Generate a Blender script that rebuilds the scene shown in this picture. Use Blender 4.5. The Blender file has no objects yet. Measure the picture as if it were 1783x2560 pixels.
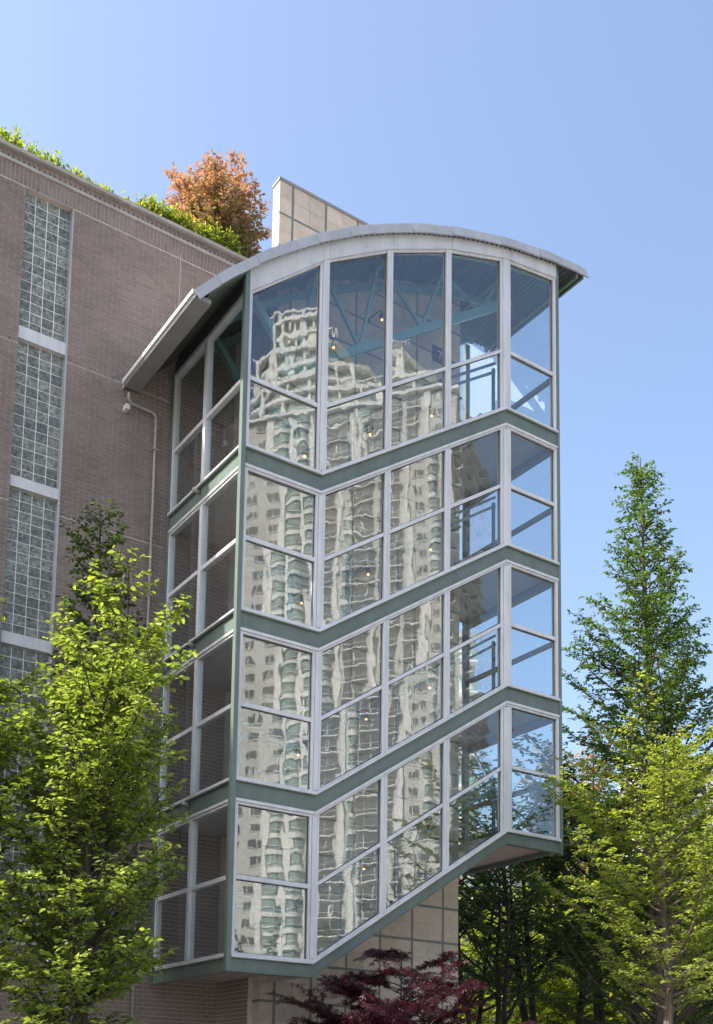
import bpy, math, random
import numpy as np
from mathutils import Vector, Matrix

scene = bpy.context.scene
col = scene.collection
R = math.radians

# ------------------------------------------------------------------ camera
CP = np.array([-8.7328, -16.537, 1.65])
YAW, PITCH, ROLL, FPX, PPY = 0.5986, 0.1255, 0.0147, 2830.63, 2388.05
_cy, _sy, _cp, _sp = math.cos(YAW), math.sin(YAW), math.cos(PITCH), math.sin(PITCH)
FW = np.array([_sy * _cp, _cy * _cp, _sp])
_r = np.array([_cy, -_sy, 0.0])
_u = np.cross(_r, FW)
RT = _r * math.cos(ROLL) + _u * math.sin(ROLL)
UP = _u * math.cos(ROLL) - _r * math.sin(ROLL)
cam = bpy.data.cameras.new('camera')
cam.sensor_width = 36.0
cam.lens = FPX / 2560.0 * 36.0
cam.shift_y = (PPY - 1280.0) / 2560.0
cam.clip_end = 3000
cam_o = bpy.data.objects.new('camera', cam)
col.objects.link(cam_o)
m = Matrix.Identity(4)
for i in range(3):
    m[i][0], m[i][1], m[i][2], m[i][3] = RT[i], UP[i], -FW[i], CP[i]
cam_o.matrix_world = m
scene.camera = cam_o


def at(px, py, w):
    """point at depth w on the line of sight through a pixel of the photograph"""
    d = FW + RT * (px - 891.5) / FPX + UP * (PPY - py) / FPX
    return CP + d * w


# ------------------------------------------------------------------ light
SUN = Vector((-1.0, 0.284, 1.08)).normalized()
world = bpy.data.worlds.new('World')
scene.world = world
world.use_nodes = True
wn = world.node_tree
wn.nodes.clear()
sky = wn.nodes.new('ShaderNodeTexSky')
sky.sky_type = 'NISHITA'
sky.sun_disc = False
sky.sun_elevation = math.asin(SUN.z)
sky.sun_rotation = math.atan2(SUN.x, SUN.y)
sky.altitude = 0
sky.air_density = 1.05
sky.dust_density = 4.0
sky.ozone_density = 1.7
bg = wn.nodes.new('ShaderNodeBackground')
bg.inputs['Strength'].default_value = 0.15
wo = wn.nodes.new('ShaderNodeOutputWorld')
wn.links.new(sky.outputs[0], bg.inputs[0])
wn.links.new(bg.outputs[0], wo.inputs[0])

sl = bpy.data.lights.new('sun', 'SUN')
sl.energy = 4.2
sl.angle = R(0.53)
sl.color = (1.0, 0.95, 0.86)
so = bpy.data.objects.new('sun', sl)
so.rotation_euler = SUN.to_track_quat('Z', 'Y').to_euler()
so.location = SUN * 200
col.objects.link(so)

scene.view_settings.view_transform = 'Standard'
scene.view_settings.look = 'None'
scene.view_settings.exposure = 1.25
scene.view_settings.gamma = 1.0
cy_ = scene.cycles
cy_.use_denoising = True
cy_.max_bounces = 10
cy_.diffuse_bounces = 4
cy_.glossy_bounces = 4
cy_.transmission_bounces = 6
cy_.transparent_max_bounces = 32
cy_.caustics_reflective = False
cy_.caustics_refractive = False
cy_.sample_clamp_indirect = 6.0

rng = np.random.default_rng(7)
random.seed(7)

# ------------------------------------------------------------------ materials
def nmat(name):
    mt = bpy.data.materials.new(name)
    mt.use_nodes = True
    nt = mt.node_tree
    nt.nodes.clear()
    out = nt.nodes.new('ShaderNodeOutputMaterial')
    return mt, nt, out


def pmat(name, c, rough=0.6, metal=0.0, spec=0.5, var=0.12, scale=3.0, bump=0.0, bscale=40.0,
         attr=None, avar=0.35, streak=0.0, c2=None):
    """Principled surface: two octaves of grime, optional per-piece tone (attribute) and fine relief."""
    mt, nt, out = nmat(name)
    N, L = nt.nodes, nt.links
    p = N.new('ShaderNodeBsdfPrincipled')
    L.new(p.outputs[0], out.inputs[0])
    p.inputs['Roughness'].default_value = rough
    p.inputs['Metallic'].default_value = metal
    p.inputs['Specular IOR Level'].default_value = spec
    geo = N.new('ShaderNodeNewGeometry')
    n1 = N.new('ShaderNodeTexNoise')
    n1.inputs['Scale'].default_value = scale
    n1.inputs['Detail'].default_value = 6
    n1.inputs['Roughness'].default_value = 0.65
    if streak > 0:
        mp = N.new('ShaderNodeMapping')
        mp.inputs['Scale'].default_value = (1, 1, streak)
        L.new(geo.outputs['Position'], mp.inputs[0])
        L.new(mp.outputs[0], n1.inputs['Vector'])
    else:
        L.new(geo.outputs['Position'], n1.inputs['Vector'])
    mr = N.new('ShaderNodeMapRange')
    mr.inputs[1].default_value, mr.inputs[2].default_value = 0.3, 0.7
    mr.inputs[3].default_value, mr.inputs[4].default_value = 1 - var, 1 + var
    L.new(n1.outputs[0], mr.inputs[0])
    last = mr.outputs[0]
    base = N.new('ShaderNodeRGB')
    base.outputs[0].default_value = (*c, 1)
    bcol = base.outputs[0]
    if attr:
        a = N.new('ShaderNodeAttribute')
        if attr == 'OBJ':
            a = N.new('ShaderNodeObjectInfo')
            fac = a.outputs['Random']
        else:
            a.attribute_name = attr
            fac = a.outputs['Fac']
        if c2:
            mx = N.new('ShaderNodeMix')
            mx.data_type = 'RGBA'
            mx.inputs[6].default_value = (*c, 1)
            mx.inputs[7].default_value = (*c2, 1)
            L.new(fac, mx.inputs[0])
            bcol = mx.outputs[2]
        ar = N.new('ShaderNodeMapRange')
        ar.inputs[3].default_value, ar.inputs[4].default_value = 1 - avar, 1 + avar
        L.new(fac, ar.inputs[0])
        mu = N.new('ShaderNodeMath')
        mu.operation = 'MULTIPLY'
        L.new(ar.outputs[0], mu.inputs[0])
        L.new(last, mu.inputs[1])
        last = mu.outputs[0]
    vm = N.new('ShaderNodeVectorMath')
    vm.operation = 'SCALE'
    L.new(bcol, vm.inputs[0])
    L.new(last, vm.inputs['Scale'])
    L.new(vm.outputs[0], p.inputs['Base Color'])
    if bump > 0:
        n2 = N.new('ShaderNodeTexNoise')
        n2.inputs['Scale'].default_value = bscale
        n2.inputs['Detail'].default_value = 4
        L.new(geo.outputs['Position'], n2.inputs['Vector'])
        b = N.new('ShaderNodeBump')
        b.inputs['Strength'].default_value = 1.0
        b.inputs['Distance'].default_value = bump
        L.new(n2.outputs[0], b.inputs['Height'])
        L.new(b.outputs[0], p.inputs['Normal'])
    return mt


def glassmat(name, r0=0.088, tint=(0.92, 0.952, 0.962), wave=0.00085, scale=3.6, rough=0.0, stretch=0.55):
    """Thin architectural pane: clear transmission, Schlick reflection, wavy roller-distorted surface."""
    mt, nt, out = nmat(name)
    N, L = nt.nodes, nt.links
    tr = N.new('ShaderNodeBsdfTransparent')
    tr.inputs[0].default_value = (*tint, 1)
    gl = N.new('ShaderNodeBsdfGlossy')
    gl.inputs['Roughness'].default_value = rough
    gl.inputs[0].default_value = (0.98, 0.99, 0.98, 1)
    geo = N.new('ShaderNodeNewGeometry')
    oi = N.new('ShaderNodeObjectInfo')
    mp = N.new('ShaderNodeVectorMath')
    mp.operation = 'MULTIPLY_ADD'
    cmb = N.new('ShaderNodeVectorMath')
    cmb.operation = 'SCALE'
    cmb.inputs[0].default_value = (37.0, 11.0, 53.0)
    L.new(oi.outputs['Random'], cmb.inputs['Scale'])
    L.new(geo.outputs['Position'], mp.inputs[0])
    mp.inputs[1].default_value = (1, 1, stretch)
    L.new(cmb.outputs[0], mp.inputs[2])
    n1 = N.new('ShaderNodeTexNoise')
    n1.inputs['Scale'].default_value = scale
    n1.inputs['Detail'].default_value = 1.2
    n1.inputs['Roughness'].default_value = 0.35
    L.new(mp.outputs[0], n1.inputs['Vector'])
    n2 = N.new('ShaderNodeTexNoise')
    n2.inputs['Scale'].default_value = scale * 0.33
    n2.inputs['Detail'].default_value = 0
    L.new(mp.outputs[0], n2.inputs['Vector'])
    ad = N.new('ShaderNodeMath')
    ad.operation = 'MULTIPLY_ADD'
    L.new(n2.outputs[0], ad.inputs[0])
    ad.inputs[1].default_value = 2.5
    L.new(n1.outputs[0], ad.inputs[2])
    bp = N.new('ShaderNodeBump')
    bp.inputs['Strength'].default_value = 1.0
    wv = N.new('ShaderNodeMapRange')
    wv.inputs[3].default_value, wv.inputs[4].default_value = wave * 0.35, wave * 1.25
    fr_ = N.new('ShaderNodeMath')
    fr_.operation = 'FRACT'
    mu_ = N.new('ShaderNodeMath')
    mu_.operation = 'MULTIPLY'
    mu_.inputs[1].default_value = 17.3
    L.new(oi.outputs['Random'], mu_.inputs[0])
    L.new(mu_.outputs[0], fr_.inputs[0])
    L.new(fr_.outputs[0], wv.inputs[0])
    L.new(wv.outputs[0], bp.inputs['Distance'])
    L.new(ad.outputs[0], bp.inputs['Height'])
    L.new(bp.outputs[0], gl.inputs['Normal'])
    dt = N.new('ShaderNodeVectorMath')
    dt.operation = 'DOT_PRODUCT'
    L.new(geo.outputs['Normal'], dt.inputs[0])
    L.new(geo.outputs['Incoming'], dt.inputs[1])

    def mth(op, a, b):
        n = N.new('ShaderNodeMath')
        n.operation = op
        for i, v in ((0, a), (1, b)):
            if v is None:
                continue
            if isinstance(v, (int, float)):
                n.inputs[i].default_value = v
            else:
                L.new(v, n.inputs[i])
        return n.outputs[0]
    ab = mth('ABSOLUTE', dt.outputs['Value'], None)
    om = mth('SUBTRACT', 1.0, ab)
    pw = mth('POWER', om, 5.0)
    fr = mth('MULTIPLY_ADD', pw, 1 - r0)
    fr.node.inputs[2].default_value = r0
    # a film of dust and dried rain
    nd = N.new('ShaderNodeTexNoise')
    nd.inputs['Scale'].default_value = 5.0
    nd.inputs['Detail'].default_value = 8
    nd.inputs['Roughness'].default_value = 0.75
    L.new(mp.outputs[0], nd.inputs['Vector'])
    rd = N.new('ShaderNodeMapRange')
    rd.inputs[1].default_value, rd.inputs[2].default_value = 0.45, 0.85
    rd.inputs[3].default_value, rd.inputs[4].default_value = 0.002, 0.02
    L.new(nd.outputs[0], rd.inputs[0])
    df = N.new('ShaderNodeBsdfDiffuse')
    df.inputs[0].default_value = (0.7, 0.69, 0.66, 1)
    m0 = N.new('ShaderNodeMixShader')
    L.new(rd.outputs[0], m0.inputs[0])
    L.new(tr.outputs[0], m0.inputs[1])
    L.new(df.outputs[0], m0.inputs[2])
    mx = N.new('ShaderNodeMixShader')
    L.new(fr, mx.inputs[0])
    L.new(m0.outputs[0], mx.inputs[1])
    L.new(gl.outputs[0], mx.inputs[2])
    L.new(mx.outputs[0], out.inputs[0])
    return mt


def leafmat(name, dark, light, trans=0.4, tcol=None, rough=0.38):
    mt, nt, out = nmat(name)
    N, L = nt.nodes, nt.links
    a = N.new('ShaderNodeAttribute')
    a.attribute_name = 'rnd'
    mx = N.new('ShaderNodeMix')
    mx.data_type = 'RGBA'
    mx.inputs[6].default_value = (*dark, 1)
    mx.inputs[7].default_value = (*light, 1)
    L.new(a.outputs['Fac'], mx.inputs[0])
    p = N.new('ShaderNodeBsdfPrincipled')
    p.inputs['Roughness'].default_value = rough
    p.inputs['Specular IOR Level'].default_value = 0.4
    L.new(mx.outputs[2], p.inputs['Base Color'])
    t = N.new('ShaderNodeBsdfTranslucent')
    mt2 = N.new('ShaderNodeMix')
    mt2.data_type = 'RGBA'
    mt2.blend_type = 'MULTIPLY'
    mt2.inputs[0].default_value = 1.0
    tc = tcol or (2.1, 1.9, 0.85)
    mt2.inputs[7].default_value = (*tc, 1)
    L.new(mx.outputs[2], mt2.inputs[6])
    L.new(mt2.outputs[2], t.inputs[0])
    ms = N.new('ShaderNodeMixShader')
    ms.inputs[0].default_value = trans
    L.new(p.outputs[0], ms.inputs[1])
    L.new(t.outputs[0], ms.inputs[2])
    L.new(ms.outputs[0], out.inputs[0])
    return mt


def emat(name, c, s):
    mt, nt, out = nmat(name)
    e = nt.nodes.new('ShaderNodeEmission')
    e.inputs[0].default_value = (*c, 1)
    e.inputs[1].default_value = s
    nt.links.new(e.outputs[0], out.inputs[0])
    return mt


M = {}
M['brick'] = pmat('brick', (0.255, 0.202, 0.178), 0.9, spec=0.2, var=0.2, scale=0.7, bump=0.002, bscale=120, attr='rnd', avar=0.2, c2=(0.205, 0.155, 0.135))
M['brick_obj'] = pmat('brick_single', (0.255, 0.202, 0.178), 0.9, spec=0.2, var=0.2, scale=0.7, bump=0.002, bscale=120, attr='OBJ', avar=0.2, c2=(0.205, 0.155, 0.135))
M['mortar'] = pmat('mortar', (0.55, 0.49, 0.45), 0.95, spec=0.1, var=0.15, scale=6)
M['concrete'] = pmat('concrete', (0.36, 0.33, 0.30), 0.9, spec=0.2, var=0.22, scale=2.5, bump=0.002)
M['white'] = pmat('white_aluminium', (0.60, 0.595, 0.60), 0.38, metal=0.0, spec=0.5, var=0.13, scale=5.0, streak=0.18, bump=0.0006, bscale=7)
M['green'] = pmat('green_paint', (0.135, 0.172, 0.15), 0.45, spec=0.4, var=0.16, scale=3.0, streak=0.4, bump=0.0012, bscale=60)
M['teal'] = pmat('teal_paint', (0.14, 0.27, 0.26), 0.4, spec=0.5, var=0.08)
M['rail'] = pmat('rail_paint', (0.07, 0.13, 0.16), 0.35, spec=0.5, var=0.05)
M['stone'] = pmat('stone_tile', (0.50, 0.415, 0.335), 0.7, spec=0.3, var=0.13, scale=9, bump=0.0006, bscale=60, attr='OBJ', avar=0.10)
M['stone_s'] = pmat('stone_tile_joined', (0.50, 0.415, 0.335), 0.7, spec=0.3, var=0.13, scale=9)
M['strip'] = pmat('grey_green_strip', (0.15, 0.165, 0.145), 0.6, var=0.1)
M['joint'] = pmat('dark_joint', (0.22, 0.18, 0.15), 0.9, var=0.1)
M['fascia'] = pmat('galvanised_metal', (0.42, 0.43, 0.445), 0.42, metal=0.15, spec=0.5, var=0.12, scale=4, streak=0.4, attr='OBJ', avar=0.06)
M['deck'] = pmat('steel_deck', (0.085, 0.10, 0.11), 0.5, var=0.1)
M['deckgreen'] = pmat('green_soffit', (0.10, 0.115, 0.085), 0.6, var=0.1)
M['soffit'] = pmat('soffit_render', (0.47, 0.39, 0.34), 0.9, var=0.08, scale=5, bump=0.002)
M['ceiling'] = pmat('landing_concrete', (0.40, 0.375, 0.35), 0.9, var=0.08)
M['gasket_shade'] = pmat('black_gasket_shade', (0.03, 0.03, 0.033), 0.5)
M['glass'] = glassmat('pane_glass')
M['sideglass'] = glassmat('side_pane_glass', r0=0.09, wave=0.0009)
M['pipe'] = pmat('grey_pipe', (0.33, 0.31, 0.285), 0.5, var=0.12)
M['grout'] = pmat('pale_grout', (0.78, 0.77, 0.73), 0.8, var=0.08)
M['sun_metal'] = pmat('sunlit_metal', (0.70, 0.69, 0.66), 0.4, var=0.08)  # eave edge: sunlit look put into a paler base colour
M['gutter'] = pmat('gutter_metal', (0.22, 0.21, 0.195), 0.5, var=0.08)
M['black'] = pmat('black_lamp', (0.015, 0.016, 0.018), 0.4)
M['bulb'] = emat('warm_bulb', (1.0, 0.45, 0.17), 1.5)
M['sign'] = pmat('navy_sign', (0.03, 0.045, 0.075), 0.5, var=0.05)
M['digit'] = pmat('brass_digit', (0.55, 0.50, 0.38), 0.5)
M['bark'] = pmat('bark', (0.13, 0.10, 0.08), 0.95, spec=0.1, var=0.4, scale=14, streak=0.15, bump=0.01, bscale=40)
M['darkbark'] = pmat('dark_bark', (0.06, 0.05, 0.042), 0.95, spec=0.1, var=0.3, scale=14, streak=0.2)
M['cream'] = pmat('cream_concrete', (0.57, 0.57, 0.55), 0.85, var=0.07, scale=0.15)
M['cream2'] = pmat('pale_trim', (0.78, 0.78, 0.765), 0.8, var=0.05, scale=0.2)
M['twall'] = pmat('grey_concrete', (0.36, 0.35, 0.33), 0.85, var=0.08, scale=0.15)
M['win'] = pmat('window_glass', (0.10, 0.115, 0.112), 0.06, spec=0.8, var=0.3, scale=0.3)
M['gwin'] = pmat('green_glass', (0.26, 0.36, 0.33), 0.08, spec=0.8, var=0.25, scale=0.4)
M['ground'] = pmat('paving', (0.26, 0.25, 0.235), 0.9, var=0.15, scale=0.6)
M['asphalt'] = pmat('asphalt', (0.055, 0.055, 0.058), 0.9, var=0.2, scale=1.0)
M['kerb'] = pmat('kerb_concrete', (0.35, 0.34, 0.32), 0.9)
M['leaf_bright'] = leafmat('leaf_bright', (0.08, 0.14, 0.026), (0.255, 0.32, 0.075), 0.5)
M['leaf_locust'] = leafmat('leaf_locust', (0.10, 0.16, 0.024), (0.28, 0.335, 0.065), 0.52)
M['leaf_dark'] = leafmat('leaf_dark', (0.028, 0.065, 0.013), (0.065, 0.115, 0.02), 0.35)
M['leaf_pyr'] = leafmat('leaf_mid', (0.032, 0.080, 0.022), (0.085, 0.15, 0.03), 0.40)  # greens lowered so the crown looks less sunlit
M['leaf_maple'] = leafmat('leaf_purple', (0.030, 0.009, 0.017), (0.080, 0.017, 0.032), 0.30, (1.5, 0.5, 0.6))
M['leaf_photinia'] = leafmat('leaf_copper', (0.10, 0.15, 0.035), (0.50, 0.27, 0.20), 0.4, (1.5, 1.2, 0.8))
M['leaf_hedge'] = leafmat('leaf_hedge', (0.09, 0.15, 0.015), (0.25, 0.30, 0.04), 0.45)
M['leaf_far'] = leafmat('leaf_far', (0.09, 0.14, 0.015), (0.24, 0.29, 0.035), 0.55)
M['leaf_copperfar'] = leafmat('leaf_orange_far', (0.16, 0.11, 0.04), (0.32, 0.17, 0.08), 0.45)

# glass block: cast glass with rippled inner face, its refraction painted as light and dark blotches
def blockmat():
    mt, nt, out = nmat('glass_block')
    N, L = nt.nodes, nt.links
    p = N.new('ShaderNodeBsdfPrincipled')
    p.inputs['Roughness'].default_value = 0.12
    p.inputs['Specular IOR Level'].default_value = 0.7
    geo = N.new('ShaderNodeNewGeometry')
    n = N.new('ShaderNodeTexNoise')
    n.inputs['Scale'].default_value = 16
    n.inputs['Detail'].default_value = 5
    n.inputs['Roughness'].default_value = 0.7
    L.new(geo.outputs['Position'], n.inputs['Vector'])
    oi = N.new('ShaderNodeObjectInfo')
    cr = N.new('ShaderNodeValToRGB')
    e = cr.color_ramp.elements
    e[0].position, e[0].color = 0.32, (0.030, 0.038, 0.034, 1)
    e[1].position, e[1].color = 0.72, (0.34, 0.355, 0.30, 1)
    mid = cr.color_ramp.elements.new(0.5)
    mid.color = (0.155, 0.16, 0.132, 1)
    L.new(n.outputs[0], cr.inputs[0])
    mr = N.new('ShaderNodeMapRange')
    mr.inputs[3].default_value, mr.inputs[4].default_value = 0.72, 1.4
    L.new(oi.outputs['Random'], mr.inputs[0])
    vm = N.new('ShaderNodeVectorMath')
    vm.operation = 'SCALE'
    L.new(cr.outputs[0], vm.inputs[0])
    L.new(mr.outputs[0], vm.inputs['Scale'])
    L.new(vm.outputs[0], p.inputs['Base Color'])
    n2 = N.new('ShaderNodeTexNoise')
    n2.inputs['Scale'].default_value = 14
    n2.inputs['Detail'].default_value = 3
    L.new(geo.outputs['Position'], n2.inputs['Vector'])
    b = N.new('ShaderNodeBump')
    b.inputs['Distance'].default_value = 0.03
    b.inputs['Strength'].default_value = 0.8
    L.new(n2.outputs[0], b.inputs['Height'])
    L.new(b.outputs[0], p.inputs['Normal'])
    L.new(p.outputs[0], out.inputs[0])
    return mt


M['block'] = blockmat()

# ------------------------------------------------------------------ helpers
class MB:
    def __init__(s):
        s.v, s.f, s.a = [], [], []

    def add(s, vs, fs, a=None):
        o = len(s.v)
        s.v.extend([tuple(map(float, p)) for p in vs])
        s.f.extend([tuple(i + o for i in f) for f in fs])
        if a is not None:
            s.a.extend([a] * len(vs))
        return s

    def box(s, x0, x1, y0, y1, z0, z1, a=None):
        return s.add([(x0, y0, z0), (x1, y0, z0), (x1, y1, z0), (x0, y1, z0),
                      (x0, y0, z1), (x1, y0, z1), (x1, y1, z1), (x0, y1, z1)],
                     [(0, 3, 2, 1), (4, 5, 6, 7), (0, 1, 5, 4), (1, 2, 6, 5), (2, 3, 7, 6), (3, 0, 4, 7)], a)

    def prism_y(s, poly, y0, y1):
        """polygon in x,z (counter-clockwise seen from -y) pushed from y0 to y1"""
        n = len(poly)
        vs = [(x, y0, z) for x, z in poly] + [(x, y1, z) for x, z in poly]
        fs = [tuple(range(n)), tuple(range(2 * n - 1, n - 1, -1))]
        fs += [(i, i + n, (i + 1) % n + n, (i + 1) % n) for i in range(n)]
        return s.add(vs, fs)

    def prism_x(s, poly, x0, x1):
        """polygon in y,z pushed from x0 to x1"""
        n = len(poly)
        vs = [(x0, y, z) for y, z in poly] + [(x1, y, z) for y, z in poly]
        fs = [tuple(range(n - 1, -1, -1)), tuple(range(n, 2 * n))]
        fs += [(i, (i + 1) % n, (i + 1) % n + n, i + n) for i in range(n)]
        return s.add(vs, fs)

    def bar(s, p, q, w, h, up=(0, 0, 1)):
        p, q = Vector(p), Vector(q)
        d = (q - p).normalized()
        upv = Vector(up)
        if abs(d.dot(upv)) > 0.98:
            upv = Vector((0, 1, 0))
        r = d.cross(upv).normalized() * (w / 2)
        u = r.cross(d).normalized() * (h / 2)
        vs = [p - r - u, p + r - u, p + r + u, p - r + u, q - r - u, q + r - u, q + r + u, q - r + u]
        return s.add(vs, [(0, 1, 2, 3), (7, 6, 5, 4), (0, 4, 5, 1), (1, 5, 6, 2), (2, 6, 7, 3), (3, 7, 4, 0)])

    def tube(s, pts, rad, n=8, cap=True):
        pts = [Vector(p) for p in pts]
        if not hasattr(rad, '__len__'):
            rad = [rad] * len(pts)
        rings = []
        prev = None
        for i, p in enumerate(pts):
            d = (pts[min(i + 1, len(pts) - 1)] - pts[max(i - 1, 0)])
            d = d.normalized() if d.length > 1e-9 else Vector((0, 0, 1))
            if prev is None:
                a = Vector((0, 0, 1)) if abs(d.z) < 0.9 else Vector((1, 0, 0))
                x = d.cross(a).normalized()
            else:
                x = (prev - d * prev.dot(d)).normalized()
            prev = x
            y = d.cross(x)
            rings.append([p + (x * math.cos(t) + y * math.sin(t)) * rad[i] for t in [2 * math.pi * k / n for k in range(n)]])
        vs = [v for r_ in rings for v in r_]
        fs = []
        for i in range(len(pts) - 1):
            for k in range(n):
                fs.append((i * n + k, i * n + (k + 1) % n, (i + 1) * n + (k + 1) % n, (i + 1) * n + k))
        if cap:
            fs.append(tuple(range(n - 1, -1, -1)))
            fs.append(tuple(range((len(pts) - 1) * n, len(pts) * n)))
        return s.add(vs, fs)

    def mesh(s, name, mat, smooth=False):
        me = bpy.data.meshes.new(name)
        me.from_pydata(s.v, [], s.f)
        if s.a:
            at_ = me.attributes.new('rnd', 'FLOAT', 'POINT')
            at_.data.foreach_set('value', np.array(s.a, dtype=np.float32))
        me.materials.append(mat)
        if smooth:
            me.polygons.foreach_set('use_smooth', [True] * len(me.polygons))
        me.update()
        return me

    def build(s, name, mat, parent=None, smooth=False):
        return link(name, s.mesh(name, mat, smooth), parent)


def link(name, me, parent=None, loc=None):
    o = bpy.data.objects.new(name, me)
    col.objects.link(o)
    if parent is not None:
        o.parent = parent
    if loc is not None:
        o.location = loc
    return o


def tag(o, label, cat, group=None):
    o['label'] = label
    o['category'] = cat
    if group:
        o['group'] = group
    return o


def thing(name, label, cat, loc=(0, 0, 0), group=None):
    o = bpy.data.objects.new(name, None)
    o.empty_display_size = 0.2
    col.objects.link(o)
    o.location = loc
    return tag(o, label, cat, group)


def struct(o):
    o['kind'] = 'structure'
    return o


def bevel(o, w=0.004, seg=1):
    b = o.modifiers.new('bevel', 'BEVEL')
    b.width = w
    b.segments = seg
    b.limit_method = 'ANGLE'
    return o


# ------------------------------------------------------------------ ground
struct(MB().add([(-400, -600, 0), (600, -600, 0), (600, 600, 0), (-400, 600, 0)], [(0, 1, 2, 3)]).build('ground', M['ground']))
struct(MB().add([(-300, -26, 0.004), (400, -26, 0.004), (400, -17.5, 0.004), (-300, -17.5, 0.004)], [(0, 1, 2, 3)]).build('road', M['asphalt']))
struct(MB().box(-300, 400, -17.5, -17.3, 0, 0.13).build('kerb', M['kerb']))
struct(MB().box(-300, 400, -26.2, -26.0, 0, 0.13).build('kerb', M['kerb']))

# ------------------------------------------------------------------ stair tower
Z0 = 3.9675
XL, XR, W, D = 1.595, 6.09, 7.563, 3.03
RISE = 3.0
tower = thing('stair_tower', 'glazed stair tower with green steel bands and a rising curved metal roof', 'stair tower', (0, 0, Z0))
TP = Vector((0, 0, Z0))


def tpart(mb, name, mat, bev=0.0, parent=None, smooth=False):
    me = mb.mesh(name, mat, smooth)
    o = bpy.data.objects.new(name, me)
    col.objects.link(o)
    par = parent or tower
    o.parent = par
    if parent is None:
        o.location = -TP
    if bev:
        bevel(o, bev)
    return o


def S(x):
    """height of the stair line above the level of its left landing"""
    return RISE * min(1.0, max(0.0, (x - XL) / (XR - XL)))


RC, RZ, RR = 9.324, 6.315, 13.809


def arc(x, r):
    return RZ + math.sqrt(r * r - (x - RC) ** 2)


SEG = [(0.0, XL), (XL, XR), (XR, W)]
for k in range(4):
    zs = Z0 + 3 * k
    for a, b in SEG:
        za, zb = zs + S(a), zs + S(b)
        poly = lambda lo, hi: [(a, za + lo), (b, zb + lo), (b, zb + hi), (a, za + hi)]
        lo = -0.255 if k == 0 else -0.315
        tpart(MB().prism_y(poly(lo, -0.05), -0.015, 0.09), 'spandrel_beam', M['green'])
        # flanges of the channel
        tpart(MB().prism_y(poly(-0.05, -0.035), -0.05, 0.09), 'beam_flange', M['green'])
        tpart(MB().prism_y(poly(lo - 0.014, lo), -0.045, 0.09), 'beam_flange', M['green'])
        cuts = [a] + [c for c in (3.10, 4.575) if a < c < b] + [b]
        for ca, cb in zip(cuts, cuts[1:]):
            ca2, cb2 = ca + (0.0025 if ca > a else 0), cb - (0.0025 if cb < b else 0)
            sl_ = lambda lo2, hi2: [(ca2, zs + S(ca2) + lo2), (cb2, zs + S(cb2) + lo2), (cb2, zs + S(cb2) + hi2), (ca2, zs + S(ca2) + hi2)]
            tpart(MB().prism_y(sl_(-0.035, 0.012), -0.085, 0.08), 'sill', M['white'], 0.005)
            tpart(MB().prism_y(sl_(0.013, 0.05), -0.04, 0.08), 'sill_upstand', M['white'], 0.003)
            if k > 0:
                tpart(MB().prism_y(sl_(-0.385, -0.330), -0.05, 0.09), 'header', M['white'], 0.004)
                tpart(MB().prism_y(sl_(-0.43, -0.387), -0.025, 0.09), 'header_bead', M['white'], 0.003)

TOPX = [0.0, 1.595, 3.10, 4.575, 6.09, W]
TOPZ = [15.93, 17.30, 18.225, 18.92, 19.42, 19.63]


def topz(x):
    return float(np.interp(x, TOPX, TOPZ))


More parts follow.
